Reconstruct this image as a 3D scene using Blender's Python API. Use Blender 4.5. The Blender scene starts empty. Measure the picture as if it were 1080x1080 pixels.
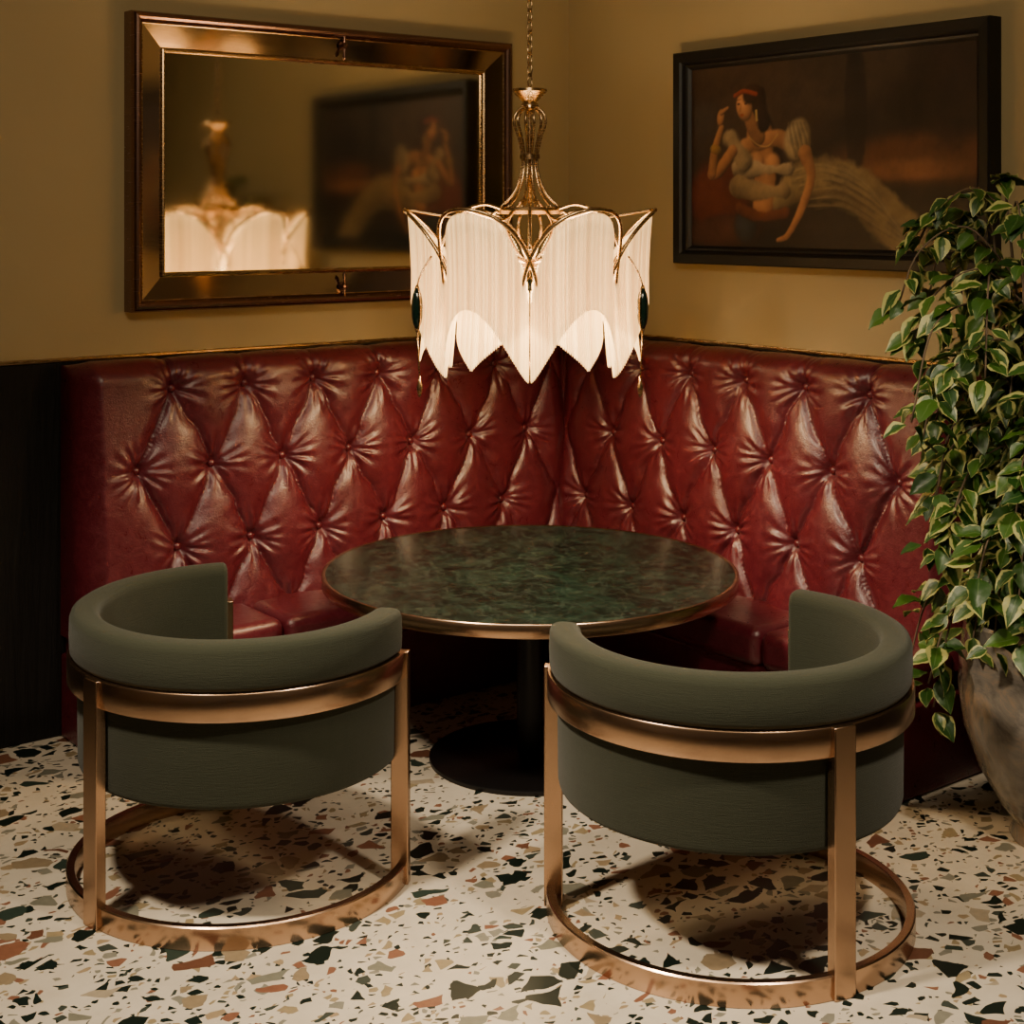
import bpy, math, random
import numpy as np
from mathutils import Vector, Matrix
random.seed(7); rng=np.random.default_rng(3)
pi=math.pi
scene=bpy.context.scene

# ---------------------------------------------------------------- helpers
def link(o,parent=None):
    scene.collection.objects.link(o)
    if parent is not None: o.parent=parent
    return o
def empty(name,loc=(0,0,0),rz=0):
    e=bpy.data.objects.new(name,None); e.empty_display_size=.1
    e.location=loc; e.rotation_euler=(0,0,rz); return link(e)
def mesh(name,verts,faces,mat=None,parent=None,smooth=True,loc=(0,0,0),recalc=True,matidx=None,autos=None):
    me=bpy.data.meshes.new(name)
    me.from_pydata([tuple(map(float,v)) for v in verts],[],faces)
    me.validate()
    if recalc:
        import bmesh
        bm=bmesh.new(); bm.from_mesh(me); bmesh.ops.recalc_face_normals(bm,faces=bm.faces); bm.to_mesh(me); bm.free()
    mats=mat if isinstance(mat,(list,tuple)) else [mat]
    for m in mats:
        if m: me.materials.append(m)
    if matidx is not None:
        me.polygons.foreach_set('material_index',matidx)
    me.polygons.foreach_set('use_smooth',[smooth]*len(me.polygons))
    o=bpy.data.objects.new(name,me); o.location=loc
    link(o,parent)
    if autos:
        try: me.set_sharp_from_angle(angle=math.radians(autos))
        except Exception: pass
    return o
def bevel(o,w,seg=3,ang=35):
    m=o.modifiers.new('b','BEVEL'); m.width=w; m.segments=seg; m.limit_method='ANGLE'; m.angle_limit=math.radians(ang)
    m.harden_normals=False
    return o
def box(name,a,b,mat,parent=None,bv=0,seg=3,smooth=None):
    x0,y0,z0=a; x1,y1,z1=b
    v=[(x0,y0,z0),(x1,y0,z0),(x1,y1,z0),(x0,y1,z0),(x0,y0,z1),(x1,y0,z1),(x1,y1,z1),(x0,y1,z1)]
    f=[(0,3,2,1),(4,5,6,7),(0,1,5,4),(1,2,6,5),(2,3,7,6),(3,0,4,7)]
    o=mesh(name,v,f,mat,parent,smooth=bool(bv),autos=35 if bv else None)
    if bv: bevel(o,bv,seg)
    return o
def revolve(name,prof,mat,parent=None,n=96,a0=0,a1=2*pi,closed=False,loc=(0,0,0),autos=40,bv=0):
    full=abs((a1-a0)-2*pi)<1e-6
    N=n if full else n+1
    V=[];F=[];P=len(prof)
    for i in range(N):
        a=a0+(a1-a0)*i/n
        for r,z in prof: V.append((r*math.cos(a),r*math.sin(a),z))
    for i in range(n):
        i2=(i+1)%N
        for j in range(P if closed else P-1):
            j2=(j+1)%P
            F.append((i*P+j,i2*P+j,i2*P+j2,i*P+j2))
    if closed and not full:
        F.append(tuple(range(P))); F.append(tuple((N-1)*P+j for j in range(P)))
    o=mesh(name,V,F,mat,parent,loc=loc,autos=autos)
    if bv: bevel(o,bv,3,50)
    return o
def tubegeo(pts,r,n=8,closed=False,V=None,F=None):
    V=[] if V is None else V; F=[] if F is None else F
    pts=[Vector(p) for p in pts]; N=len(pts); base=len(V)
    up=None
    for i,p in enumerate(pts):
        a=pts[(i-1)%N] if (closed or i>0) else p
        b=pts[(i+1)%N] if (closed or i<N-1) else p
        t=(b-a)
        if t.length<1e-9: t=Vector((0,0,1))
        t.normalize()
        if up is None:
            up=Vector((0,0,1)) if abs(t.z)<.9 else Vector((1,0,0))
        s=t.cross(up)
        if s.length<1e-6: s=t.cross(Vector((0,1,0)))
        s.normalize(); u=s.cross(t).normalized(); up=u
        rr=r[i] if hasattr(r,'__len__') else r
        for k in range(n):
            an=2*pi*k/n
            V.append(tuple(p+s*(rr*math.cos(an))+u*(rr*math.sin(an))))
    M=N if closed else N-1
    for i in range(M):
        i2=(i+1)%N
        for k in range(n):
            k2=(k+1)%n
            F.append((base+i*n+k,base+i*n+k2,base+i2*n+k2,base+i2*n+k))
    if not closed:
        F.append(tuple(base+k for k in range(n))[::-1]); F.append(tuple(base+(N-1)*n+k for k in range(n)))
    return V,F
def spline(pts,n=8):
    pts=[Vector(p) for p in pts]; out=[]
    P=[pts[0]*2-pts[1]]+pts+[pts[-1]*2-pts[-2]]
    for i in range(1,len(P)-2):
        p0,p1,p2,p3=P[i-1:i+3]
        for k in range(n):
            t=k/n
            out.append(.5*((2*p1)+(p2-p0)*t+(2*p0-5*p1+4*p2-p3)*t*t+(3*p1-p0-3*p2+p3)*t**3))
    out.append(pts[-1]); return out

# ---------------------------------------------------------------- materials
class NT:
    def __init__(s,name):
        s.m=bpy.data.materials.new(name); s.m.use_nodes=True; s.t=s.m.node_tree
        s.b=s.t.nodes['Principled BSDF']; s.out=s.t.nodes['Material Output']
    def n(s,typ,**kw):
        nd=s.t.nodes.new(typ)
        for k,v in kw.items(): setattr(nd,k,v)
        return nd
    def l(s,a,b): s.t.links.new(a,b)
    def set(s,**kw):
        for k,v in kw.items():
            k=k.replace('_',' ')
            s.b.inputs[k].default_value=v
    def math(s,op,a,b=None,c=None):
        nd=s.n('ShaderNodeMath',operation=op)
        for i,x in enumerate((a,b,c)):
            if x is None: continue
            if isinstance(x,(int,float)): nd.inputs[i].default_value=x
            else: s.l(x,nd.inputs[i])
        return nd.outputs[0]
    def mix(s,fac,a,b,blend='MIX'):
        nd=s.n('ShaderNodeMix',data_type='RGBA',blend_type=blend)
        for i,x in ((0,fac),(6,a),(7,b)):
            if isinstance(x,(int,float)): nd.inputs[i].default_value=x
            elif isinstance(x,tuple): nd.inputs[i].default_value=x if len(x)==4 else x+(1,)
            else: s.l(x,nd.inputs[i])
        return nd.outputs[2]
    def ramp(s,fac,stops,interp='LINEAR'):
        nd=s.n('ShaderNodeValToRGB'); cr=nd.color_ramp; cr.interpolation=interp
        while len(cr.elements)<len(stops): cr.elements.new(.5)
        for e,(p,c) in zip(cr.elements,stops):
            e.position=p; e.color=c if len(c)==4 else c+(1,)
        s.l(fac,nd.inputs[0]); return nd.outputs[0]
    def coord(s,scale=(1,1,1),rot=(0,0,0)):
        tc=s.n('ShaderNodeTexCoord'); mp=s.n('ShaderNodeMapping'); mp.inputs['Scale'].default_value=scale; mp.inputs['Rotation'].default_value=rot
        s.l(tc.outputs['Object'],mp.inputs['Vector']); return mp.outputs[0]
    def noise(s,vec,scale,detail=4,rough=.5,dist=0):
        nd=s.n('ShaderNodeTexNoise'); nd.inputs['Scale'].default_value=scale; nd.inputs['Detail'].default_value=detail
        nd.inputs['Roughness'].default_value=rough; nd.inputs['Distortion'].default_value=dist
        s.l(vec,nd.inputs['Vector']); return nd.outputs['Fac']
    def bump(s,h,strength=.3,dist=.01):
        nd=s.n('ShaderNodeBump'); nd.inputs['Strength'].default_value=strength; nd.inputs['Distance'].default_value=dist
        s.l(h,nd.inputs['Height']); s.l(nd.outputs[0],s.b.inputs['Normal']); return nd
def simple(name,col,rough=.5,metal=0,**kw):
    t=NT(name); t.set(Base_Color=col+(1,),Roughness=rough,Metallic=metal,**kw)
    v=t.coord(); nz=t.noise(v,12,3); t.l(t.mix(nz,tuple(c*.85 for c in col),tuple(min(1,c*1.12) for c in col)),t.b.inputs['Base Color'])
    return t.m

def m_wall():
    t=NT('ochre_plaster'); v=t.coord()
    n1=t.noise(v,1.3,4); n2=t.noise(v,60,3)
    t.l(t.mix(n1,(.35,.275,.140),(.41,.32,.17)),t.b.inputs['Base Color']); t.set(Roughness=.75); t.bump(n2,.12,.004); return t.m
def m_panel():
    t=NT('black_stained_wood'); v=t.coord((14,14,.9)); n=t.noise(v,4,6,.65,.6)
    t.l(t.mix(n,(.0015,.0012,.001),(.009,.007,.006)),t.b.inputs['Base Color']); t.set(Roughness=.6); t.b.inputs['Specular IOR Level'].default_value=.25; t.bump(n,.8,.012); return t.m
def m_terrazzo():
    t=NT('terrazzo'); v=t.coord()
    nz=t.n('ShaderNodeTexNoise'); nz.inputs['Scale'].default_value=9; t.l(v,nz.inputs['Vector'])
    vm=t.n('ShaderNodeVectorMath',operation='MULTIPLY_ADD'); t.l(nz.outputs['Color'],vm.inputs[0]); vm.inputs[1].default_value=(.06,.06,0); t.l(v,vm.inputs[2])
    vec=vm.outputs[0]
    base=t.mix(t.noise(v,6,6,.65),(.36,.31,.24),(.58,.515,.42))
    def layer(col,scale,thr,prob,off,stops):
        mp=t.n('ShaderNodeMapping'); mp.inputs['Location'].default_value=off; mp.inputs['Rotation'].default_value=(0,0,off[0]); mp.inputs['Scale'].default_value=(1,1.25,1); t.l(vec,mp.inputs['Vector'])
        a=t.n('ShaderNodeTexVoronoi',voronoi_dimensions='2D',feature='F1'); a.inputs['Scale'].default_value=scale; t.l(mp.outputs[0],a.inputs['Vector'])
        b=t.n('ShaderNodeTexVoronoi',voronoi_dimensions='2D',feature='DISTANCE_TO_EDGE'); b.inputs['Scale'].default_value=scale; t.l(mp.outputs[0],b.inputs['Vector'])
        sp=t.n('ShaderNodeSeparateColor'); t.l(a.outputs['Color'],sp.inputs[0])
        th=t.math('MULTIPLY_ADD',sp.outputs[2],.20,thr)
        m1=t.math('GREATER_THAN',b.outputs['Distance'],th)
        m2=t.math('LESS_THAN',sp.outputs[0],prob)
        m=t.math('MULTIPLY',m1,m2)
        c=t.ramp(sp.outputs[1],stops,'CONSTANT')
        vv=t.noise(v,45,4); c=t.mix(.5,c,t.mix(vv,(.25,.25,.25),(1,1,1)),'MULTIPLY')
        return t.mix(m,col,c)
    S=[(0,(.005,.011,.008)),(.36,(.24,.18,.11)),(.46,(.20,.085,.050)),(.57,(.17,.165,.125)),(.70,(.025,.04,.03)),(.82,(.33,.27,.19)),(.93,(.12,.05,.03))]
    S2=[(0,(.006,.013,.010)),(.42,(.27,.21,.12)),(.54,(.20,.09,.055)),(.64,(.20,.19,.15)),(.8,(.04,.05,.04)),(.92,(.30,.22,.13))]
    c=layer(base,38,.12,.30,(5.3,2.1,0),S2)
    c=layer(c,19,.09,.31,(1.7,8.1,0),S2)
    c=layer(c,10.5,.06,.29,(3.1,.7,0),S)
    t.l(c,t.b.inputs['Base Color']); t.set(Roughness=.34); t.b.inputs['Specular IOR Level'].default_value=.35
    return t.m
def m_leather():
    t=NT('oxblood_leather'); v=t.coord()
    n1=t.noise(v,3.5,5); n2=t.noise(v,130,4,.6)
    vo=t.n('ShaderNodeTexVoronoi'); vo.inputs['Scale'].default_value=190; t.l(v,vo.inputs['Vector'])
    n3=t.noise(v,22,5,.7,.8)
    c=t.mix(n1,(.060,.0055,.0105),(.104,.0100,.0185)); c=t.mix(t.ramp(n3,[(.45,(0,0,0)),(.75,(.5,.5,.5))]),c,(.155,.020,.031))
    t.l(c,t.b.inputs['Base Color'])
    t.l(t.ramp(n3,[(.3,(.25,.25,.25)),(.7,(.42,.42,.42))]),t.b.inputs['Roughness'])
    h=t.math('ADD',t.math('MULTIPLY',vo.outputs['Distance'],.5),t.math('ADD',n2,t.math('MULTIPLY',n3,1.8)))
    t.bump(h,.32,.004); t.set(Coat_Weight=.25,Coat_Roughness=.25); return t.m
def m_fabric():
    t=NT('olive_wool'); v=t.coord()
    n0=t.noise(v,300,3,.7); n1=t.noise(t.coord((60,60,4)),4,4); n2=t.noise(v,3,3); n3=t.noise(t.coord((5,5,90)),4,3)
    c=t.mix(n2,(.0155,.0180,.0100),(.024,.0265,.0155)); c=t.mix(t.math('MULTIPLY',n1,.5),c,(.038,.041,.024)); c=t.mix(t.math('MULTIPLY',n0,.4),c,(.008,.009,.006)); c=t.mix(t.math('MULTIPLY',n3,.35),c,(.032,.035,.021))
    t.l(c,t.b.inputs['Base Color']); t.set(Roughness=.92,Sheen_Weight=.08,Sheen_Roughness=.5); t.b.inputs['Specular IOR Level'].default_value=.2
    t.bump(t.math('ADD',n0,n3),.5,.003); return t.m
def m_bronze(name,col,r=.3,var=.08):
    t=NT(name); n=t.noise(t.coord((2,2,40)),5,3); n2=t.noise(t.coord(),3,2)
    t.l(t.mix(n2,tuple(c*(1-var) for c in col),tuple(min(1,c*(1+var)) for c in col)),t.b.inputs['Base Color'])
    t.set(Metallic=1.0); t.l(t.math('MULTIPLY_ADD',n,.08,r-.04),t.b.inputs['Roughness']); t.bump(n,.012,.001); return t.m
def m_marble():
    t=NT('verde_marble'); v=t.coord()
    a=t.noise(v,6,9,.72,1.2); b=t.noise(v,24,8,.78,1.0); mu=t.n('ShaderNodeTexVoronoi',feature='DISTANCE_TO_EDGE'); mu.inputs['Scale'].default_value=8
    vm=t.n('ShaderNodeVectorMath',operation='MULTIPLY_ADD'); nz=t.n('ShaderNodeTexNoise'); nz.inputs['Scale'].default_value=6; nz.inputs['Detail'].default_value=8; t.l(v,nz.inputs['Vector'])
    t.l(nz.outputs['Color'],vm.inputs[0]); vm.inputs[1].default_value=(.5,.5,.5); t.l(v,vm.inputs[2]); t.l(vm.outputs[0],mu.inputs['Vector'])
    c=t.ramp(a,[(.34,(.002,.004,.003)),(.48,(.003,.009,.006)),(.58,(.008,.023,.016)),(.70,(.003,.008,.006))])
    c=t.mix(t.ramp(b,[(.52,(0,0,0)),(.66,(.8,.8,.8))]),c,(.028,.050,.036))
    vein=t.ramp(mu.outputs['Distance'],[(0,(.6,.6,.6)),(.022,(0,0,0))])
    c=t.mix(vein,c,(.075,.105,.085))
    t.l(c,t.b.inputs['Base Color']); t.set(Roughness=.2); t.b.inputs['Specular IOR Level'].default_value=.35; return t.m
def m_leaf():
    t=NT('variegated_leaf')
    uv=t.n('ShaderNodeUVMap'); sp=t.n('ShaderNodeSeparateXYZ'); t.l(uv.outputs[0],sp.inputs[0])
    at=t.n('ShaderNodeAttribute',attribute_name='rnd'); ar=t.n('ShaderNodeSeparateColor'); t.l(at.outputs['Color'],ar.inputs[0])
    v=t.coord(); nz=t.noise(v,30,3)
    d=t.math('ABSOLUTE',t.math('MULTIPLY_ADD',sp.outputs[0],2,-1))
    e=t.math('ADD',t.math('ADD',d,t.math('MULTIPLY_ADD',nz,.9,-.45)),t.math('MULTIPLY_ADD',ar.outputs[1],.60,-.32))
    m=t.ramp(e,[(.68,(0,0,0)),(.78,(1,1,1))])
    g=t.mix(ar.outputs[0],(.012,.046,.006),(.048,.108,.013))
    rib=t.ramp(d,[(0,(.8,.8,.8)),(.07,(0,0,0))]); g=t.mix(rib,g,(.09,.15,.04))
    c=t.mix(m,g,(.33,.33,.11)); t.l(c,t.b.inputs['Base Color'])
    t.set(Roughness=.42); t.bump(t.noise(v,70,3),.25,.003)
    tr=t.n('ShaderNodeBsdfTranslucent'); t.l(c,tr.inputs[0]); mx=t.n('ShaderNodeMixShader'); mx.inputs[0].default_value=.2
    t.l(t.b.outputs[0],mx.inputs[1]); t.l(tr.outputs[0],mx.inputs[2]); t.l(mx.outputs[0],t.out.inputs[0]); return t.m
def m_strand():
    t=NT('fluted_glass_fringe'); v=t.coord((1,1,1))
    at=t.n('ShaderNodeAttribute',attribute_name='rnd'); ar=t.n('ShaderNodeSeparateColor'); t.l(at.outputs['Color'],ar.inputs[0])
    t.l(t.mix(ar.outputs[0],(.60,.49,.30),(.86,.75,.52)),t.b.inputs['Base Color']); t.set(Roughness=.22)
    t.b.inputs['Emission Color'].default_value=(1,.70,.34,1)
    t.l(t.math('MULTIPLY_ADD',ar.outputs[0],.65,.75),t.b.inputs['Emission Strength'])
    tr=t.n('ShaderNodeBsdfTranslucent'); t.l(t.mix(ar.outputs[0],(.90,.77,.54),(1,.92,.72)),tr.inputs[0])
    mx=t.n('ShaderNodeMixShader'); mx.inputs[0].default_value=.6
    t.l(t.b.outputs[0],mx.inputs[1]); t.l(tr.outputs[0],mx.inputs[2]); t.l(mx.outputs[0],t.out.inputs[0])
    try: t.m.cycles.emission_sampling='NONE'
    except Exception: pass
    return t.m
def m_mirror():
    t=NT('antique_mirror_glass'); v=t.coord(); n=t.noise(v,2.5,4)
    t.l(t.mix(n,(.68,.62,.48),(.82,.75,.60)),t.b.inputs['Base Color']); t.set(Metallic=1.0)
    t.l(t.math('MULTIPLY_ADD',n,.05,.050),t.b.inputs['Roughness']); return t.m
def m_pot():
    t=NT('burnished_stone_pot'); v=t.coord(); n=t.noise(v,4,7,.7,1.5)
    t.l(t.ramp(n,[(.3,(.05,.045,.04)),(.5,(.16,.14,.12)),(.62,(.26,.18,.12)),(.75,(.10,.09,.08))]),t.b.inputs['Base Color'])
    t.set(Roughness=.22,Coat_Weight=.4); return t.m
WALL=m_wall(); PANEL=m_panel(); TERR=m_terrazzo(); LEA=m_leather(); FAB=m_fabric(); BRZ=m_bronze('brushed_bronze',(.45,.295,.195),.25); MAR=m_marble(); LEAF=m_leaf(); STR=m_strand()
GOLD=m_bronze('aged_gold',(.48,.32,.17),.27); DKB=m_bronze('dark_copper_moulding',(.27,.16,.125),.26,.2); MIR=m_mirror(); POT=m_pot()
STRIPM=m_bronze('antique_mirror_strip',(.48,.37,.27),.11,.15)
BLK=simple('black_metal',(.005,.004,.004),.38,.4); BLKF=simple('black_frame_lacquer',(.003,.0025,.0025),.5)
CEIL=simple('ceiling_paint',(.24,.20,.14),.8); SOIL=simple('potting_soil',(.02,.013,.008),.9); BARK=simple('bark',(.09,.06,.035),.8)
CAB=simple('green_cabochon',(.004,.013,.009),.15); THR=simple('button_leather',(.09,.008,.014),.32)

# ---------------------------------------------------------------- room
XW,YW,ZC=-7.0,-7.8,3.8
box('floor',(XW,YW,-.1),(0,0,0),TERR)
box('ceiling',(XW,YW,ZC),(0,0,ZC+.1),CEIL)
box('wall_left',(XW,0,-.1),(.1,.1,ZC),WALL)
box('wall_right',(0,YW,-.1),(.1,0,ZC),WALL)
box('wall_near',(XW,YW-.1,-.1),(.1,YW,ZC),WALL)
box('wall_side',(XW-.1,YW-.1,-.1),(XW,.1,ZC),WALL)
box('trim_wainscot_left',(XW,-.022,0),(0,0,1.545),PANEL)
box('trim_wainscot_right',(-.022,YW,0),(0,-.022,1.545),PANEL)
box('trim_dado_left',(XW,-.032,1.550),(0,0,1.565),GOLD,bv=.004)
box('trim_dado_right',(-.032,YW,1.550),(0,-.032,1.565),GOLD,bv=.004)

# ---------------------------------------------------------------- banquette
bq=empty('corner_banquette',(0,0,0))
W0=.025
def back(name,L,phase,flip):
    def pm(s,p,z): return (-s,-p,z) if not flip else (-p,-s,z)
    zt=1.535; R=.075; zb=.42
    SP=.342; DZ=.33; Z1=1.095
    def dep(z): return .30-.085*min(1,max(0,(z-.45)/1.0))
    btn=[]
    for k in range(-1,20):
        for j,row in enumerate((Z1+DZ,Z1,Z1-DZ,Z1-2*DZ)):
            s=phase+SP*k+(SP/2 if j%2==0 else 0)
            if s<.30 or s>L-.20: continue
            btn.append((s,row))
    end1=max([b[0] for b in btn if abs(b[1]-Z1)<.01]); end0=max([b[0] for b in btn if abs(b[1]-Z1-DZ)<.01])
    ds=.0075
    S=[x for x in np.arange(.19,L,ds) if x<L-.001]+[L]
    prof=[]
    for z in np.arange(zb,zt-R+1e-6,ds): prof.append((z,0.,(1,0)))
    for a in np.linspace(0,pi/2,14)[1:]:
        prof.append((zt-R+R*math.sin(a),R*(1-math.cos(a)),(math.cos(a),math.sin(a))))
    nS,nP=len(S),len(prof)
    V=[]; B=np.array(btn)
    jit=np.random.default_rng(11 if flip else 5).random((len(btn),3))
    def height(s,z):
        s2=s+.007*math.sin(z*23+s*5)+.004*math.sin(z*51+s*17); z2=z+.006*math.sin(s*27+z*6)
        a=(s2-phase)/SP; b=(z2-Z1)/(2*DZ)
        u=a+b; v=a-b
        if z>Z1+DZ:
            x=(s2-phase-SP/2)/SP
            h=abs(math.sin(pi*x))**.55
            h=h+(1-h)*.55*min(1,(z-Z1-DZ)/.09)
        else:
            h=(abs(math.sin(pi*u))*abs(math.sin(pi*v)))**.34
        tri=min(abs(((z-Z1)/DZ+1)%2-1),1.)
        sb=end1+(end0-end1)*tri
        if z>Z1+DZ: sb=end0
        if s>sb:
            d=s-sb; h=1-math.exp(-d/.035)
        e0=(s-.215)/.10
        if e0<1: h*=max(0,e0)**.5 if e0>0 else 0
        r2=np.hypot(B[:,0]-s,B[:,1]-z); i=int(np.argmin(r2)); r=r2[i]
        dd=h*.056
        dd-=.028*math.exp(-(r/.032)**2)
        th=math.atan2(z-B[i,1],s-B[i,0]); q=jit[i]
        A=.0075*math.exp(-((r-.052)/.045)**2)*(.5+.5*q[0])
        dd+=A*math.sin(9*th+q[1]*6+2.2*math.sin(2*th+q[2]*6))
        dd+=.0038*math.sin(15*th+q[2]*6+1.5*math.sin(3*th+q[0]*6))*math.exp(-((r-.08)/.05)**2)
        return dd
    for s in S:
        e=L-s; RE=.09
        ins=RE-math.sqrt(max(0,RE*RE-(RE-e)**2)) if e<RE else 0
        fe=1 if e>RE else max(0,e/RE)
        for (z,inset,(nw,nz)) in prof:
            h=height(s,z)*fe
            p=dep(min(z,zt-R))-.03-inset-ins+h*nw
            V.append(pm(s,max(p,W0),z+h*nz*.35))
    F=[]
    for i in range(nS-1):
        for j in range(nP-1):
            F.append((i*nP+j,(i+1)*nP+j,(i+1)*nP+j+1,i*nP+j+1))
    base=len(V)
    for s in S: V.append(pm(s,W0,zt))
    for i in range(nS-1):
        F.append((i*nP+nP-1,(i+1)*nP+nP-1,base+i+1,base+i))
    b2=len(V)
    for (z,_,_) in prof: V.append(pm(L,W0,z))
    o=(nS-1)*nP
    for j in range(nP-1): F.append((o+j,b2+j,b2+j+1,o+j+1))
    mesh(name,V,F,LEA,bq,recalc=True)
    BV=[];BF=[]
    for (s,z) in btn:
        p=dep(z)-.03-.018
        c=len(BV); n=12
        rings=[(0.0,.014),(.008,.0125),(.013,.008),(.015,.0),(.014,-.01)]
        for (r,h) in rings:
            for k in range(n):
                a=2*pi*k/n; BV.append(pm(s+r*1.2*math.cos(a),p+h+.006,z+r*1.2*math.sin(a)))
        for q in range(len(rings)-1):
            for k in range(n):
                BF.append((c+q*n+k,c+q*n+(k+1)%n,c+(q+1)*n+(k+1)%n,c+(q+1)*n+k))
    mesh(name+'_buttons',BV,BF,THR,bq)
LL,LR=2.76,2.60
back('tufted_back_left',LL,.116,False)
back('tufted_back_right',LR,.253,True)
SZ=.50
def cushion(name,x0,y0,x1,y1,z0,z1):
    return box(name,(x0,y0,z0),(x1,y1,z1),LEA,bq,bv=.045,seg=5)
g=.004
for i,(a,b) in enumerate([(.64,1.34),(1.34,2.04),(2.04,LL-.01)]):
    cushion('seat_cushion_left_%d'%(i+1),-b+g,-.64,-a-g,-.22,.34,SZ)
for i,(a,b) in enumerate([(.64,1.29),(1.29,1.94),(1.94,LR-.01)]):
    cushion('seat_cushion_right_%d'%(i+1),-.64,-b+g,-.22,-a-g,.34,SZ)
cushion('seat_cushion_corner',-.64+g,-.64+g,-.2,-.2,.34,SZ)
box('seat_base_left',(-LL,-.61,0),(-W0,-W0,.345),LEA,bq,bv=.012)
box('seat_base_right',(-.61,-LR,0),(-W0,-.61,.345),LEA,bq,bv=.012)
box('back_core_left',(-LL+.02,-.20,.33),(-.1,-W0,.6),LEA,bq,bv=.01)
box('back_core_right',(-.20,-LR+.02,.33),(-W0,-.1,.6),LEA,bq,bv=.01)

# ---------------------------------------------------------------- table
TX,TY=-1.37,-1.40
tb=empty('round_dining_table',(TX,TY,0))
revolve('marble_top',[(0,.735),(0,.752),(.810,.752),(.810,.735)],MAR,tb,n=160)
revolve('bronze_rim',[(.808,.704),(.820,.704),(.823,.708),(.823,.750),(.820,.754),(.812,.754),(.808,.752)],BRZ,tb,n=160,closed=True)
revolve('top_underside',[(0,.706),(.808,.706),(.808,.736),(0,.736)],BLK,tb,n=96)
revolve('column',[(0,.02),(.052,.02),(.052,.70),(0,.70)],BLK,tb,n=40)
revolve('column_collar',[(.052,.68),(.20,.69),(.20,.707),(.052,.707)],BLK,tb,n=40)
revolve('base_disc',[(0,0),(.40,0),(.40,.014),(.392,.020),(.09,.026),(.06,.034),(0,.034)],BLK,tb,n=96)

# ---------------------------------------------------------------- chairs
def chair(loc,rz):
    c=empty('barrel_dining_chair',loc,rz)
    A0,A1=math.radians(60),math.radians(300)
    prof=[(.520,.395),(.526,.42),(.528,.67),(.530,.748),(.546,.757),(.552,.768),(.554,.82),(.552,.868),(.546,.884),(.533,.892),(.512,.895),(.485,.894),(.468,.889),(.458,.878),(.453,.86),(.450,.70),(.450,.50),(.450,.395)]
    revolve('upholstered_shell',prof,FAB,c,n=120,a0=A0,a1=A1,closed=True,autos=60,bv=.014)
    revolve('bronze_band',[(.531,.668),(.557,.668),(.560,.672),(.560,.748),(.557,.752),(.531,.752)],BRZ,c,n=120,a0=A0-.02,a1=A1+.02,closed=True)
    revolve('floor_ring',[(.534,.0),(.560,.0),(.562,.003),(.562,.066),(.558,.070),(.536,.070),(.534,.067)],BRZ,c,n=120,a0=A0-.03,a1=A1+.03,closed=True)
    def leg(name,a,wt,r0,r1,z1):
        ca,sa=math.cos(a),math.sin(a); V=[]
        for z in (0.001,z1):
            for (r,t) in ((r0,-wt/2),(r1,-wt/2),(r1,wt/2),(r0,wt/2)):
                V.append((r*ca-t*sa,r*sa+t*ca,z))
        F=[(0,1,2,3),(4,5,6,7),(0,1,5,4),(1,2,6,5),(2,3,7,6),(3,0,4,7)]
        o=mesh(name,V,F,BRZ,c,smooth=True,autos=30); bevel(o,.003,2)
    leg('back_leg',pi,.072,.536,.572,.7525)
    leg('front_leg_1',A0-.02,.03,.512,.570,.7525)
    leg('front_leg_2',A1+.02,.03,.512,.570,.7525)
    def slab(name,r,z0,z1,mat,bv,xf):
        pts=[]
        a0=math.acos(xf/r)
        for i in range(61):
            a=a0+(2*pi-2*a0)*i/60; pts.append((r*math.cos(a),r*math.sin(a)))
        ys=pts[-1][1]
        for i in range(1,12):
            t=i/12; pts.append((xf+.05*math.sin(pi*t),ys+(pts[0][1]-ys)*t))
        n=len(pts); V=[(x,y,z0) for x,y in pts]+[(x,y,z1) for x,y in pts]
        F=[tuple(range(n))[::-1],tuple(range(n,2*n))]+[(i,(i+1)%n,n+(i+1)%n,n+i) for i in range(n)]
        o=mesh(name,V,F,mat,c,autos=40); bevel(o,bv,4,50)
    slab('seat_base',.449,.397,.47,FAB,.008,.24)
    slab('seat_cushion',.444,.47,.575,FAB,.03,.25)
    return c
chair((-2.741,-1.604,0),math.radians(9.3))
chair((-1.700,-2.806,0),math.radians(78.3))

# ---------------------------------------------------------------- chandelier
ch=empty('fringed_chandelier',(TX,TY,0))
K=.00378
camdir=math.atan2(-6.047-TY,-5.046-TX)
J=[camdir+math.radians(60*k) for k in range(6)]     # junctions
Cn=[camdir+math.radians(30+60*k) for k in range(6)] # petal centres
def arch(t,zp=2.17,ze=1.79): return ze+(zp-ze)*max(0,1-min(1,abs(t))**2.2)**.62
def petr(t,k=0): return .362+k+.122*math.cos(min(1.25,abs(t))*pi/2)
V=[];F=[];SR=[]
def strand(x,y,z0,z1,w=.0042):
    if z1-z0<.02: return
    b=len(V); rr=random.random()
    zz=[z1,z0+(z1-z0)*.7,z0+(z1-z0)*.35,z0+.008,z0]; ww=[w,w,w,w,w*.4]
    for z,q in zip(zz,ww):
        h=(2.17-z)/.64
        fl=1-.035*math.sin(pi*min(1,h))+.035*h**3   # waist then gentle outward sweep at the tips
        for k in range(4):
            a=pi/2*k+pi/4; V.append((x*fl+q*math.cos(a),y*fl+q*math.sin(a),z)); SR.append((rr,0,0))
    for i in range(4):
        for k in range(4): F.append((b+i*4+k,b+i*4+(k+1)%4,b+i*4+4+(k+1)%4,b+i*4+4+k))
def zb_out(f): return 1.53+.275*math.cos(f*pi/2)**1.35
def zb_in(f): return 1.570+.19*f**.85
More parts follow.
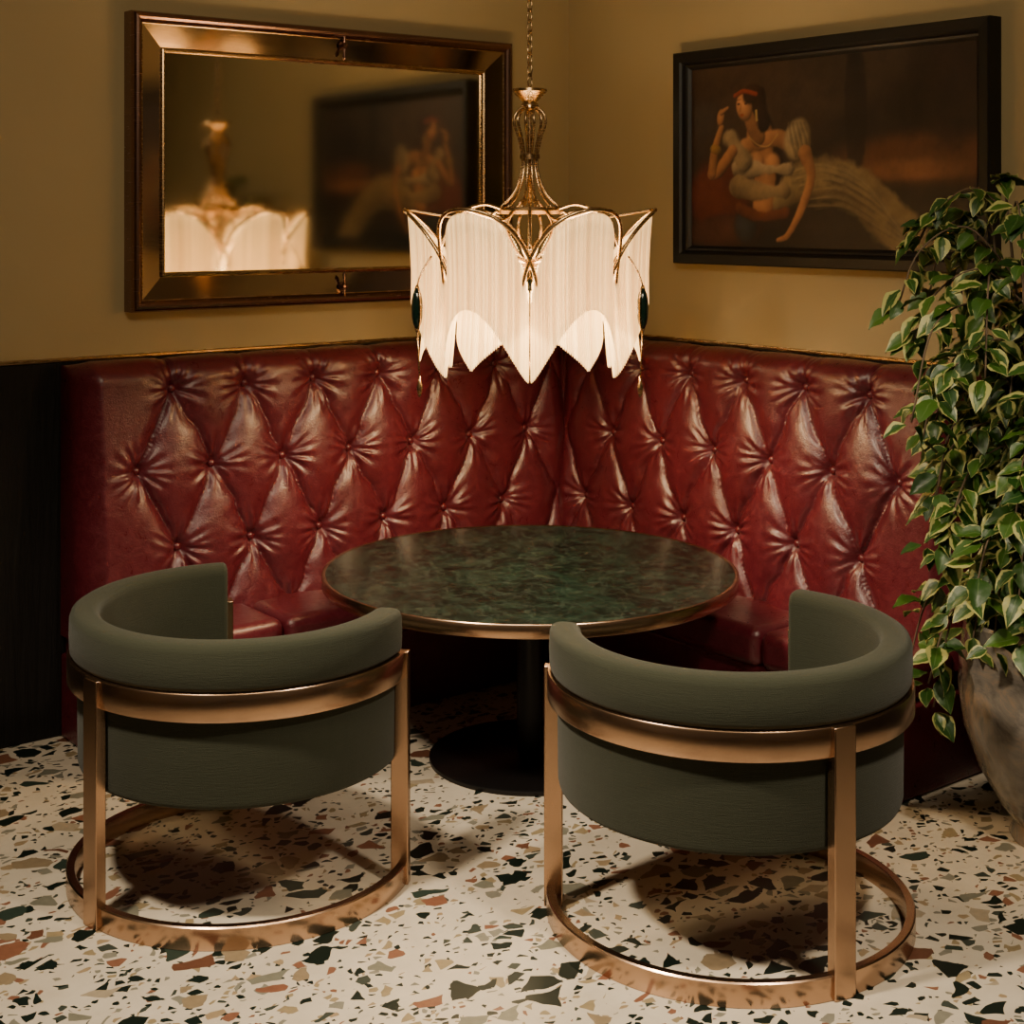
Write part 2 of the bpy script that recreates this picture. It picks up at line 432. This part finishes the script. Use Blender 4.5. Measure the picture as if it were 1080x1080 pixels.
for c in Cn:
    M=76
    for i in range(M):
        t=-1+2*(i+.5)/M; a=c+t*math.radians(29.4); f=abs(t)
        r=petr(t); strand(r*math.cos(a),r*math.sin(a),zb_out(f),arch(t)-.004,.0036)
    M=56
    for i in range(M):
        t=-1+2*(i+.5)/M; a=c+t*math.radians(29); f=abs(t)
        r=petr(t,-.055); strand(r*math.cos(a),r*math.sin(a),zb_in(f),arch(t,2.10,1.80),.0038)
st=mesh('glass_fringe',V,F,STR,ch,smooth=False,recalc=False)
ra=st.data.color_attributes.new('rnd','FLOAT_COLOR','POINT'); ra.data.foreach_set('color',np.concatenate([np.array(SR),np.ones((len(SR),1))],1).astype(np.float32).ravel())
V=[];F=[]
def P(r,a,z): return (r*math.cos(a),r*math.sin(a),z)
for c in Cn:
    tubegeo([P(petr(t)+.014+.018*abs(t),c+t*math.radians(30),arch(t/1.24,2.180,1.76)) for t in np.linspace(-1.23,1.23,49)],.0075,8,False,V,F)
    tubegeo([P(petr(t,-.055)+.004,c+t*math.radians(29),arch(t,2.10,1.80)) for t in np.linspace(-1,1,25)],.004,6,False,V,F)
prof=[(8,113),(15,120),(17,130),(12,146),(8,165),(9,182),(17,203),(32,219)]
for k in range(12):
    a=camdir+math.radians(15+30*k)
    pts=[P(r*K,a,2.165+(225-y)*K) for r,y in prof]
    tubegeo(spline(pts,6),.0055,6,False,V,F)
for a in Cn:
    tubegeo(spline([P(.11,a,2.188),P(.20,a,2.14),P(.34,a,2.155),P(.490,a,2.180)],6),.006,6,False,V,F)
    tubegeo(spline([P(.03,a,2.22),P(.09,a,2.12),P(.06,a,2.03),P(.02,a,1.98)],6),.005,6,False,V,F)
for a in J:
    tubegeo(spline([P(.12,a,2.18),P(.22,a,2.20),P(.33,a,2.15),P(.40,a,2.03)],6),.006,6,False,V,F)
mesh('gilt_frame',V,F,GOLD,ch,recalc=False)
zf=lambda y:2.165+(225-y)*K
revolve('crown_cup',[(0,zf(94)),(.02,zf(94)),(.035,zf(97)),(.068,zf(94)),(.070,zf(97)),(.045,zf(103)),(.028,zf(108)),(.035,zf(111)),(.034,zf(115)),(.012,zf(118)),(0,zf(118))],GOLD,ch,n=24)
revolve('crown_collar',[(.09,zf(218)),(.13,zf(219)),(.135,zf(222)),(.13,zf(226)),(.09,zf(226))],GOLD,ch,n=48,closed=True)
revolve('crown_ring',[(.030,zf(163)),(.040,zf(163)),(.040,zf(168)),(.030,zf(168))],GOLD,ch,n=32,closed=True)
revolve('centre_stem',[(0,zf(116)),(.007,zf(116)),(.007,2.0),(.03,1.99),(.03,1.95),(0,1.94)],GOLD,ch,n=16)
CABR=.485; CABA=[camdir+math.radians(x) for x in (63,-63,180)]
V=[];F=[]
for a in CABA:
    n=12; b=len(V); cx=CABR
    for i in range(9):
        ph=pi*i/8
        for k in range(n):
            q=2*pi*k/n
            lr=.022*math.sin(ph)*math.cos(q); lt=.026*math.sin(ph)*math.sin(q); lz=.080*math.cos(ph)
            V.append(((cx+lr)*math.cos(a)-lt*math.sin(a),(cx+lr)*math.sin(a)+lt*math.cos(a),1.80+lz))
    for i in range(8):
        for k in range(n): F.append((b+i*n+k,b+i*n+(k+1)%n,b+(i+1)*n+(k+1)%n,b+(i+1)*n+k))
mesh('cabochons',V,F,CAB,ch)
V=[];F=[]
for a in CABA:
    L=[]
    for q in np.linspace(0,2*pi,29)[:-1]:
        lt=.031*math.sin(q); L.append((CABR*math.cos(a)-lt*math.sin(a),CABR*math.sin(a)+lt*math.cos(a),1.80+.088*math.cos(q)))
    tubegeo(L,.004,6,True,V,F)
    tubegeo(spline([P(CABR,a,1.885),P(CABR-.02,a,1.94),P(CABR-.06,a,2.0)],5),.004,6,False,V,F)
    tubegeo([P(CABR,a,1.72),P(CABR-.01,a,1.53)],.003,6,False,V,F)
    tubegeo([P(CABR-.01,a,z) for z in (1.54,1.52,1.50,1.475,1.46)],[.004,.006,.012,.009,.003],8,False,V,F)
mesh('cabochon_mounts',V,F,GOLD,ch,recalc=False)
V=[];F=[]; z=zf(94)+.01; k=0
while z<ZC-.05:
    L=[]
    for q in np.linspace(0,2*pi,17)[:-1]:
        w=.011*math.cos(q); zz=z+.024+.028*math.sin(q)
        an=camdir+ (pi/4 if k%2 else -pi/4)
        L.append((w*math.cos(an),w*math.sin(an),zz))
    tubegeo(L,.0032,6,True,V,F); z+=.043; k+=1
mesh('chain',V,F,GOLD,ch,recalc=False)
revolve('ceiling_rose',[(0,ZC-.001),(.07,ZC-.001),(.06,ZC-.03),(.01,ZC-.05),(0,ZC-.05)],GOLD,ch,n=32)
BU=NT('warm_bulb'); BU.set(Base_Color=(1,.9,.7,1)); BU.b.inputs['Emission Color'].default_value=(1,.70,.36,1); BU.b.inputs['Emission Strength'].default_value=9
try: BU.m.cycles.emission_sampling='NONE'
except Exception: pass
V=[];F=[]; BR=.20; BZ=1.86
for k in range(6):
    a=Cn[k]; cx,cy=BR*math.cos(a),BR*math.sin(a); b=len(V); n=10
    for i in range(9):
        ph=pi*i/8
        for q in range(n):
            an=2*pi*q/n; V.append((cx+.026*math.sin(ph)*math.cos(an),cy+.026*math.sin(ph)*math.sin(an),BZ+.045*math.cos(ph)))
    for i in range(8):
        for q in range(n): F.append((b+i*n+q,b+i*n+(q+1)%n,b+(i+1)*n+(q+1)%n,b+(i+1)*n+q))
mesh('bulbs',V,F,BU.m,ch)
V=[];F=[]
for k in range(6):
    a=Cn[k]; tubegeo(spline([P(.03,a,1.97),P(.12,a,1.99),P(BR,a,2.02),P(BR,a,1.905)],5),.007,6,False,V,F)
mesh('bulb_arms',V,F,GOLD,ch,recalc=False)

# ---------------------------------------------------------------- framed things
def frame(name,parent,s0,s1,z0,z1,prof,mats,idx,side):
    V=[];F=[];MI=[];n=len(prof)
    cor=[(s0,z0,1,1),(s1,z0,-1,1),(s1,z1,-1,-1),(s0,z1,1,-1)]
    for (s,z,a,b) in cor:
        for d,p in prof:
            ss=s+a*d; zz=z+b*d
            V.append((ss,-p,zz) if side=='L' else (-p,ss,zz))
    for c in range(4):
        c2=(c+1)%4
        for j in range(n-1):
            F.append((c*n+j,c2*n+j,c2*n+j+1,c*n+j+1)); MI.append(idx[j])
    return mesh(name,V,F,mats,parent,smooth=False,matidx=MI)
mr=empty('wall_mirror',(0,0,0))
fp=[(0,0),(0,.075),(.006,.090),(.014,.097),(.024,.099),(.034,.095),(.042,.086),(.048,.074),(.052,.072),(.145,.045),(.150,.054),(.156,.056),(.162,.052),(.166,.04),(.166,.02)]
frame('moulded_frame',mr,-2.472,-.44,1.744,3.026,fp,[DKB,STRIPM,GOLD],[0]*7+[2,1,2,2,2,2,2],'L')
gz=.032
mesh('mirror_glass',[(-2.32,-gz,1.895),(-.59,-gz,1.895),(-.59,-gz,2.875),(-2.32,-gz,2.875)],[(0,1,2,3)],MIR,mr,smooth=False)
for i,zc in enumerate((2.945,1.825)):
    V=[];F=[]
    tubegeo([(-1.43,-.085,zc+q) for q in (-.07,-.055,-.03,0,.03,.055,.07)],[.004,.010,.006,.014,.006,.010,.004],10,False,V,F)
    mesh('clip_ornament_%d'%(i+1),V,F,DKB,mr)
    revolve('clip_stud_%d'%(i+1),[(0,.03),(.012,.027),(.02,.014),(.024,0)],DKB,mr,n=20,loc=(-1.43,-.072,zc))
    bpy.data.objects['clip_stud_%d'%(i+1)].rotation_euler=(pi/2,0,0)

pt=empty('framed_painting',(0,0,0))
P0,P1,PZ0,PZ1=-2.625,-.871,1.927,2.930
fp=[(0,0),(0,.075),(.006,.082),(.045,.080),(.055,.070),(.062,.052),(.072,.048),(.085,.036),(.085,.015)]
frame('black_frame',pt,P0,P1,PZ0,PZ1,fp,[BLKF,DKB],[0]*8,'R')
W,H=420,250
u=np.linspace(0,1,W)[None,:]*np.ones((H,1)); v=np.linspace(0,1,H)[:,None]*np.ones((1,W))
asp=1.62/.88
def sm(x): x=np.clip(x,0,1); return x*x*(3-2*x)
def fbm(seed,fs):
    g=np.random.default_rng(seed); nz=np.zeros((H,W))
    for f in fs:
        gr=g.random((f+2,f*2+2)); yy=v*f; xx=u*f*2; yi=yy.astype(int); xi=xx.astype(int); fy=sm(yy-yi); fx=sm(xx-xi)
        nz+=((gr[yi,xi]*(1-fx)+gr[yi,xi+1]*fx)*(1-fy)+(gr[yi+1,xi]*(1-fx)+gr[yi+1,xi+1]*fx)*fy-.5)/f**.6*1.4
    return nz
nz=fbm(1,(3,6,12,24,48)); nb=fbm(2,(10,20,40,80)); 
img=np.zeros((H,W,3)); img[:]=(.018,.011,.008)
def put(ms,col,k=1.):
    global img
    if isinstance(ms,tuple): m,sh=ms
    else: m,sh=ms,1.
    m=np.clip(m*k,0,1)[...,None]; c=np.array(col)*(sh[...,None] if hasattr(sh,'shape') else 1)
    img=img*(1-m)+c*m
def ell(cx,cy,rx,ry,ang=0,soft=.3,wob=.2):
    dx=(u-cx)*asp; dy=v-cy; a=math.radians(ang); X=dx*math.cos(a)+dy*math.sin(a); Y=-dx*math.sin(a)+dy*math.cos(a)
    d=np.sqrt((X/rx)**2+(Y/ry)**2)+nz*wob
    l=1-.5*np.clip(d,0,1)**2+.38*np.clip((-dx/rx*.6+dy/ry*.8),-1,1)
    return sm((1-d)/soft+.5),np.clip(l,.15,1.5)
def cap(pts,r0,r1,soft=.014,wob=.02,lit=1.):
    best=np.full((H,W),9.); sd=np.zeros((H,W)); ra=np.full((H,W),r0)
    P=spline([(p[0]*asp,p[1],0) for p in pts],5) if len(pts)>2 else [Vector((p[0]*asp,p[1],0)) for p in pts]
    n=len(P)-1
    for i in range(n):
        ax,ay=P[i].x,P[i].y; bx,by=P[i+1].x,P[i+1].y
        t=np.clip(((u*asp-ax)*(bx-ax)+(v-ay)*(by-ay))/((bx-ax)**2+(by-ay)**2+1e-9),0,1)
        rr=r0+(r1-r0)*(i+t)/n
        qx=u*asp-ax-t*(bx-ax); qy=v-ay-t*(by-ay)
        d=np.hypot(qx,qy)-rr; m=d<best
        best=np.where(m,d,best); sd=np.where(m,(-qx*.6+qy*.8)/rr,sd); ra=np.where(m,rr,ra)
    l=.72+.42*np.clip(sd,-1,1)*lit-.18*np.clip(1+best/ra,0,1)**3
    return sm(-(best+nz*wob)/soft+.5),np.clip(l,.15,1.4)
put(ell(.2,.75,.5,.45,0,.9)[0],(.040,.021,.012)); put(ell(.85,.45,.5,.12,0,.9)[0],(.12,.042,.020),.8); put(ell(.80,.40,.3,.05,0,.9)[0],(.17,.070,.032),.8)
put(ell(.55,.9,.5,.2,10,.8)[0],(.050,.030,.018),.6); put(ell(.62,.72,.07,.35,0,.3)[0],(.010,.006,.005),.8); put(ell(.92,.8,.15,.3,0,.5)[0],(.024,.013,.010),.7)
put(ell(.85,.15,.5,.18,0,.6)[0],(.018,.012,.008)); put(sm((.13-v)/.08),(.011,.008,.006))
put(ell(.12,.26,.24,.20,-20,.4),(.105,.020,.012)); put(ell(.14,.08,.28,.10,5,.4),(.055,.020,.014)); put(ell(.22,.12,.08,.10,0,.5),(.024,.029,.032))
SK=(.36,.160,.074)
put(cap([(.235,.80),(.275,.70),(.31,.56),(.345,.42),(.34,.34)],.050,.060,.03,.06),(.022,.008,.005))
put(cap([(.30,.22),(.40,.32),(.50,.36),(.62,.31),(.74,.16),(.84,-.05)],.080,.13,.04,.08),(.24,.165,.080))
for k in range(13):
    o=k*.020; j=.012*math.sin(k*2.7)
    put(cap([(.38+o*.4+j,.42-o*.9),(.50+o*.35,.45-o*1.0+j),(.63+o*.3+j,.37-o*1.1),(.72+o*.45,.20-o*.9),(.78+o*.45,.0-o*.2)],.004,.008,.03,.05),(.38,.28,.15) if k%2 else (.08,.050,.025),.42)
put(cap([(.275,.60),(.285,.48),(.30,.36),(.29,.22)],.090,.075,.02,.03),SK)
put(cap([(.22,.55),(.33,.585),(.38,.56)],.045,.045,.02,.02),(.38,.175,.080))
put(ell(.262,.465,.056,.055,0,.5),(.38,.175,.080)); put(ell(.325,.455,.055,.055,0,.5),(.37,.17,.078))
put(cap([(.19,.44),(.23,.415),(.285,.425),(.33,.42),(.38,.42)],.036,.036,.02,.06),(.35,.255,.15)); put(cap([(.20,.33),(.28,.30),(.36,.31)],.055,.055,.02,.05),(.25,.17,.09)); put(cap([(.20,.21),(.28,.17),(.37,.19)],.035,.04,.02,.05),(.13,.034,.018))
put(ell(.415,.57,.080,.105,-25,.4,.35),(.35,.255,.14)); put(ell(.405,.60,.045,.05,-25,.8,.5),(.44,.35,.21),.6)
for k in range(5): put(cap([(.385+k*.014,.66),(.395+k*.017,.57),(.41+k*.012,.49)],.004,.004,.015,.02),(.14,.095,.05),.6)
put(cap([(.165,.60),(.19,.53),(.215,.46)],.045,.045,.03,.06),(.31,.22,.12))
put(cap([(.445,.50),(.465,.38),(.435,.22),(.395,.10)],.038,.020,.014),SK); put(cap([(.395,.10),(.375,.06),(.345,.045)],.020,.012,.012),SK)
put(cap([(.170,.53),(.115,.42),(.085,.40)],.034,.028,.014),SK); put(cap([(.088,.41),(.10,.54),(.125,.66)],.028,.018,.014),(.38,.175,.080)); put(ell(.122,.715,.026,.045,-10,.4),(.38,.175,.080)); put(cap([(.125,.74),(.15,.765)],.010,.008,.012),(.38,.175,.080))
put(cap([(.092,.545),(.112,.535)],.022,.022,.01,.01),(.34,.21,.06),.6)
put(cap([(.235,.71),(.245,.67),(.27,.60)],.036,.048,.016),(.27,.12,.054))
put(ell(.216,.765,.056,.078,14,.25,.05),(.39,.18,.085)); put(ell(.244,.835,.070,.055,20,.4,.3),(.026,.010,.006)); put(cap([(.270,.84),(.284,.76),(.292,.66)],.038,.032,.025,.06),(.026,.010,.006))
put(cap([(.180,.83),(.215,.85),(.262,.83)],.014,.014,.012,.01),(.24,.04,.022))
for ex in (.194,.222): put(ell(ex,.783,.011,.007,0,.6,0)[0],(.035,.012,.007),.85); put(cap([(ex-.008,.806),(ex+.009,.808)],.002,.002,.008,0)[0],(.05,.02,.01),.8)
put(cap([(.204,.78),(.200,.748)],.003,.007,.009,0)[0],(.22,.09,.04),.7); put(ell(.207,.722,.015,.008,0,.5,0)[0],(.24,.042,.025),.8)
put(cap([(.262,.74),(.264,.69)],.007,.007,.008,0)[0],(.38,.27,.10),.8)
put(cap([(.235,.60),(.27,.555),(.31,.55),(.345,.61)],.004,.004,.008,0)[0],(.38,.24,.10),.6)
img*=(1+.55*nz[...,None]+.85*nb[...,None]); img=np.clip(img,0,1)
Vv=[(-.034,P1-.08+(P0-P1+.16)*i/(W-1),PZ0+.08+(PZ1-PZ0-.16)*j/(H-1)) for j in range(H) for i in range(W)]
Ff=[(j*W+i,j*W+i+1,(j+1)*W+i+1,(j+1)*W+i) for j in range(H-1) for i in range(W-1)]
CAN=NT('oil_painting_canvas'); at=CAN.n('ShaderNodeAttribute',attribute_name='paint'); CAN.l(at.outputs['Color'],CAN.b.inputs['Base Color']); CAN.set(Roughness=.5); CAN.bump(CAN.noise(CAN.coord(),90,3),.15,.003)
cv=mesh('painted_canvas',Vv,Ff,CAN.m,pt,recalc=False)
ca=cv.data.color_attributes.new('paint','FLOAT_COLOR','POINT'); ca.data.foreach_set('color',np.concatenate([img.reshape(-1,3),np.ones((W*H,1))],1).ravel().astype(np.float32))

# ---------------------------------------------------------------- plant
PX,PY=-.42,-3.12
pl=empty('potted_ficus',(PX,PY,0))
revolve('pot',[(0,.0),(.14,.0),(.15,.02),(.13,.06),(.18,.12),(.25,.24),(.30,.38),(.32,.52),(.315,.64),(.30,.73),(.308,.755),(.298,.765),(.28,.75),(.285,.66),(.28,.6)],POT,pl,n=64,autos=60)
revolve('soil',[(0,.70),(.284,.69)],SOIL,pl,n=40)
V=[];F=[]; LV=[];LF=[];UV=[];RN=[]
def inbench(p):
    wy=p.y+PY; wx=p.x+PX
    return wy>-2.64 and ((wx>-.34 and p.z<1.56) or (wx>-.66 and p.z<.53))
def leaf(base,d,size,up):
    d=d.normalized(); s=d.cross(up)
    if s.length<1e-3: s=Vector((1,0,0))
    s.normalize(); n=s.cross(d).normalized()
    rnd=(random.random(),random.random(),random.random()); b=len(LV)
    ws=[.06,.34,.47,.47,.37,.20,.01]; L=size; N=len(ws); curl=random.uniform(.1,.4); fold=random.uniform(.1,.35)
    for i,w in enumerate(ws):
        t=i/(N-1); c=base+d*(L*t)-n*(L*curl*t*t)
        for q in (-1,-.5,0,.5,1):
            wob=.03*L*math.sin(i*2.1+q*3+rnd[0]*6)
            LV.append(c+s*(q*w*L*.68)+n*(abs(q)*w*L*fold+wob)); UV.append(((q+1)/2,t)); RN.append(rnd)
    for i in range(N-1):
        for q in range(4): LF.append((b+i*5+q,b+i*5+q+1,b+(i+1)*5+q+1,b+(i+1)*5+q))
def lim(p): return Vector((min(p.x,-PX-.07),p.y,max(p.z,.30)))
stems=[]
tops=[(-.22,.05,2.28),(.0,-.18,2.32),(-.08,.20,2.18),(.10,-.02,2.38),(-.28,-.05,2.0),(-.18,-.25,1.75)]
for k,tp in enumerate(tops):
    a=k*1.1+.4; top=Vector(tp)
    pts=spline([(.04*math.cos(k*1.3),.04*math.sin(k*1.3),.68),(.06*math.cos(a),.06*math.sin(a),1.0),(top.x*.5+.05*math.cos(a+1),top.y*.5,1.45),top],8)
    tubegeo(pts,[.016*(1-.75*i/(len(pts)-1)) for i in range(len(pts))],7,False,V,F); stems.append(pts)
for st in stems:
    for bi in range(20):
        f=.16+.84*(bi+random.random())/20; p=st[int(f*(len(st)-1))]
        a=random.uniform(0,2*pi); hgt=p.z
        reach=random.uniform(.24,.47)
        if hgt>2.0: reach*=.7
        rise=random.uniform(.0,.18)
        dirv=Vector((math.cos(a),math.sin(a),0)); dr=random.uniform(.18,.42)
        pts=[p,p+dirv*reach*.4+Vector((0,0,rise)),p+dirv*reach*.8+Vector((0,0,rise-.08)),p+dirv*reach+Vector((0,0,rise-dr))]
        pts=spline([lim(q) for q in pts],6)
        if any(inbench(q) for q in pts): continue
        tubegeo(pts,.0035,5,False,V,F)
        for i in range(2,len(pts)):
            for rep in range(1 if i%3 else 2):
                q=pts[i]; ang=random.uniform(0,2*pi)
                out=Vector((math.cos(ang),math.sin(ang),random.uniform(-1.3,.10)))+dirv*.5
                size=random.uniform(.065,.120)
                pet=q+out.normalized()*.02
                e=pet+out.normalized()*size
                if e.x>-PX-.04 or inbench(e) or inbench(q): continue
                up=Vector((random.uniform(-.5,.5)-.3,random.uniform(-.5,.5)-.3,1))
                leaf(pet,out,size,up)
    for rep in range(8):
        q=st[-1]; ang=random.uniform(0,2*pi); out=Vector((math.cos(ang),math.sin(ang),random.uniform(-.5,.9)))
        leaf(q,out,random.uniform(.06,.10),Vector((.2,.3,1)))
mesh('stems',V,F,BARK,pl,recalc=False)
lf=mesh('leaves',LV,LF,LEAF,pl,recalc=False)
uvl=lf.data.uv_layers.new(name='UVMap'); 
vi=np.zeros(len(lf.data.loops),dtype=np.int32); lf.data.loops.foreach_get('vertex_index',vi)
uvl.data.foreach_set('uv',np.array(UV,dtype=np.float32)[vi].ravel())
ra=lf.data.color_attributes.new('rnd','FLOAT_COLOR','POINT'); ra.data.foreach_set('color',np.concatenate([np.array(RN),np.ones((len(RN),1))],1).astype(np.float32).ravel())

# ---------------------------------------------------------------- lights
def area(name,loc,target,size,e,col,spread=180):
    l=bpy.data.lights.new(name,'AREA'); l.shape='DISK'; l.size=size; l.energy=e; l.color=col; l.spread=math.radians(spread)
    o=bpy.data.objects.new(name,l); o.location=loc; d=Vector(target)-Vector(loc); o.rotation_euler=d.to_track_quat('-Z','Y').to_euler(); link(o); return o
for k in range(6):
    l=bpy.data.lights.new('bulb_light_%d'%(k+1),'POINT'); l.energy=16; l.color=(1,.73,.41); l.shadow_soft_size=.07
    o=bpy.data.objects.new('bulb_light_%d'%(k+1),l); o.location=P(BR,Cn[k],1.78); link(o,ch)
area('added_soft_fill',(-4.6,-2.6,3.7),(-2.3,-2.6,0),.30,55,(1,.83,.60),80)
area('added_soft_fill',(-2.2,-4.9,3.7),(-1.9,-2.9,0),.30,29,(1,.83,.60),80)
area('added_soft_fill',(-3.4,-3.6,3.7),(-1.0,-1.0,1.6),1.0,42,(1,.82,.56),150)  # broad soft fill added to brighten the walls, not a real fitting
w=bpy.data.worlds.new('world'); scene.world=w; w.use_nodes=True
w.node_tree.nodes['Background'].inputs[0].default_value=(1,.8,.55,1); w.node_tree.nodes['Background'].inputs[1].default_value=.02

# ---------------------------------------------------------------- camera
cd=bpy.data.cameras.new('camera'); cd.sensor_width=36; cd.lens=36*1570/1080; cd.shift_y=-315/1080; cd.clip_start=.05
co=bpy.data.objects.new('camera',cd); co.location=(-5.046,-6.047,2.165); co.rotation_euler=(pi/2,0,-math.radians(37.66)); link(co)
scene.camera=co
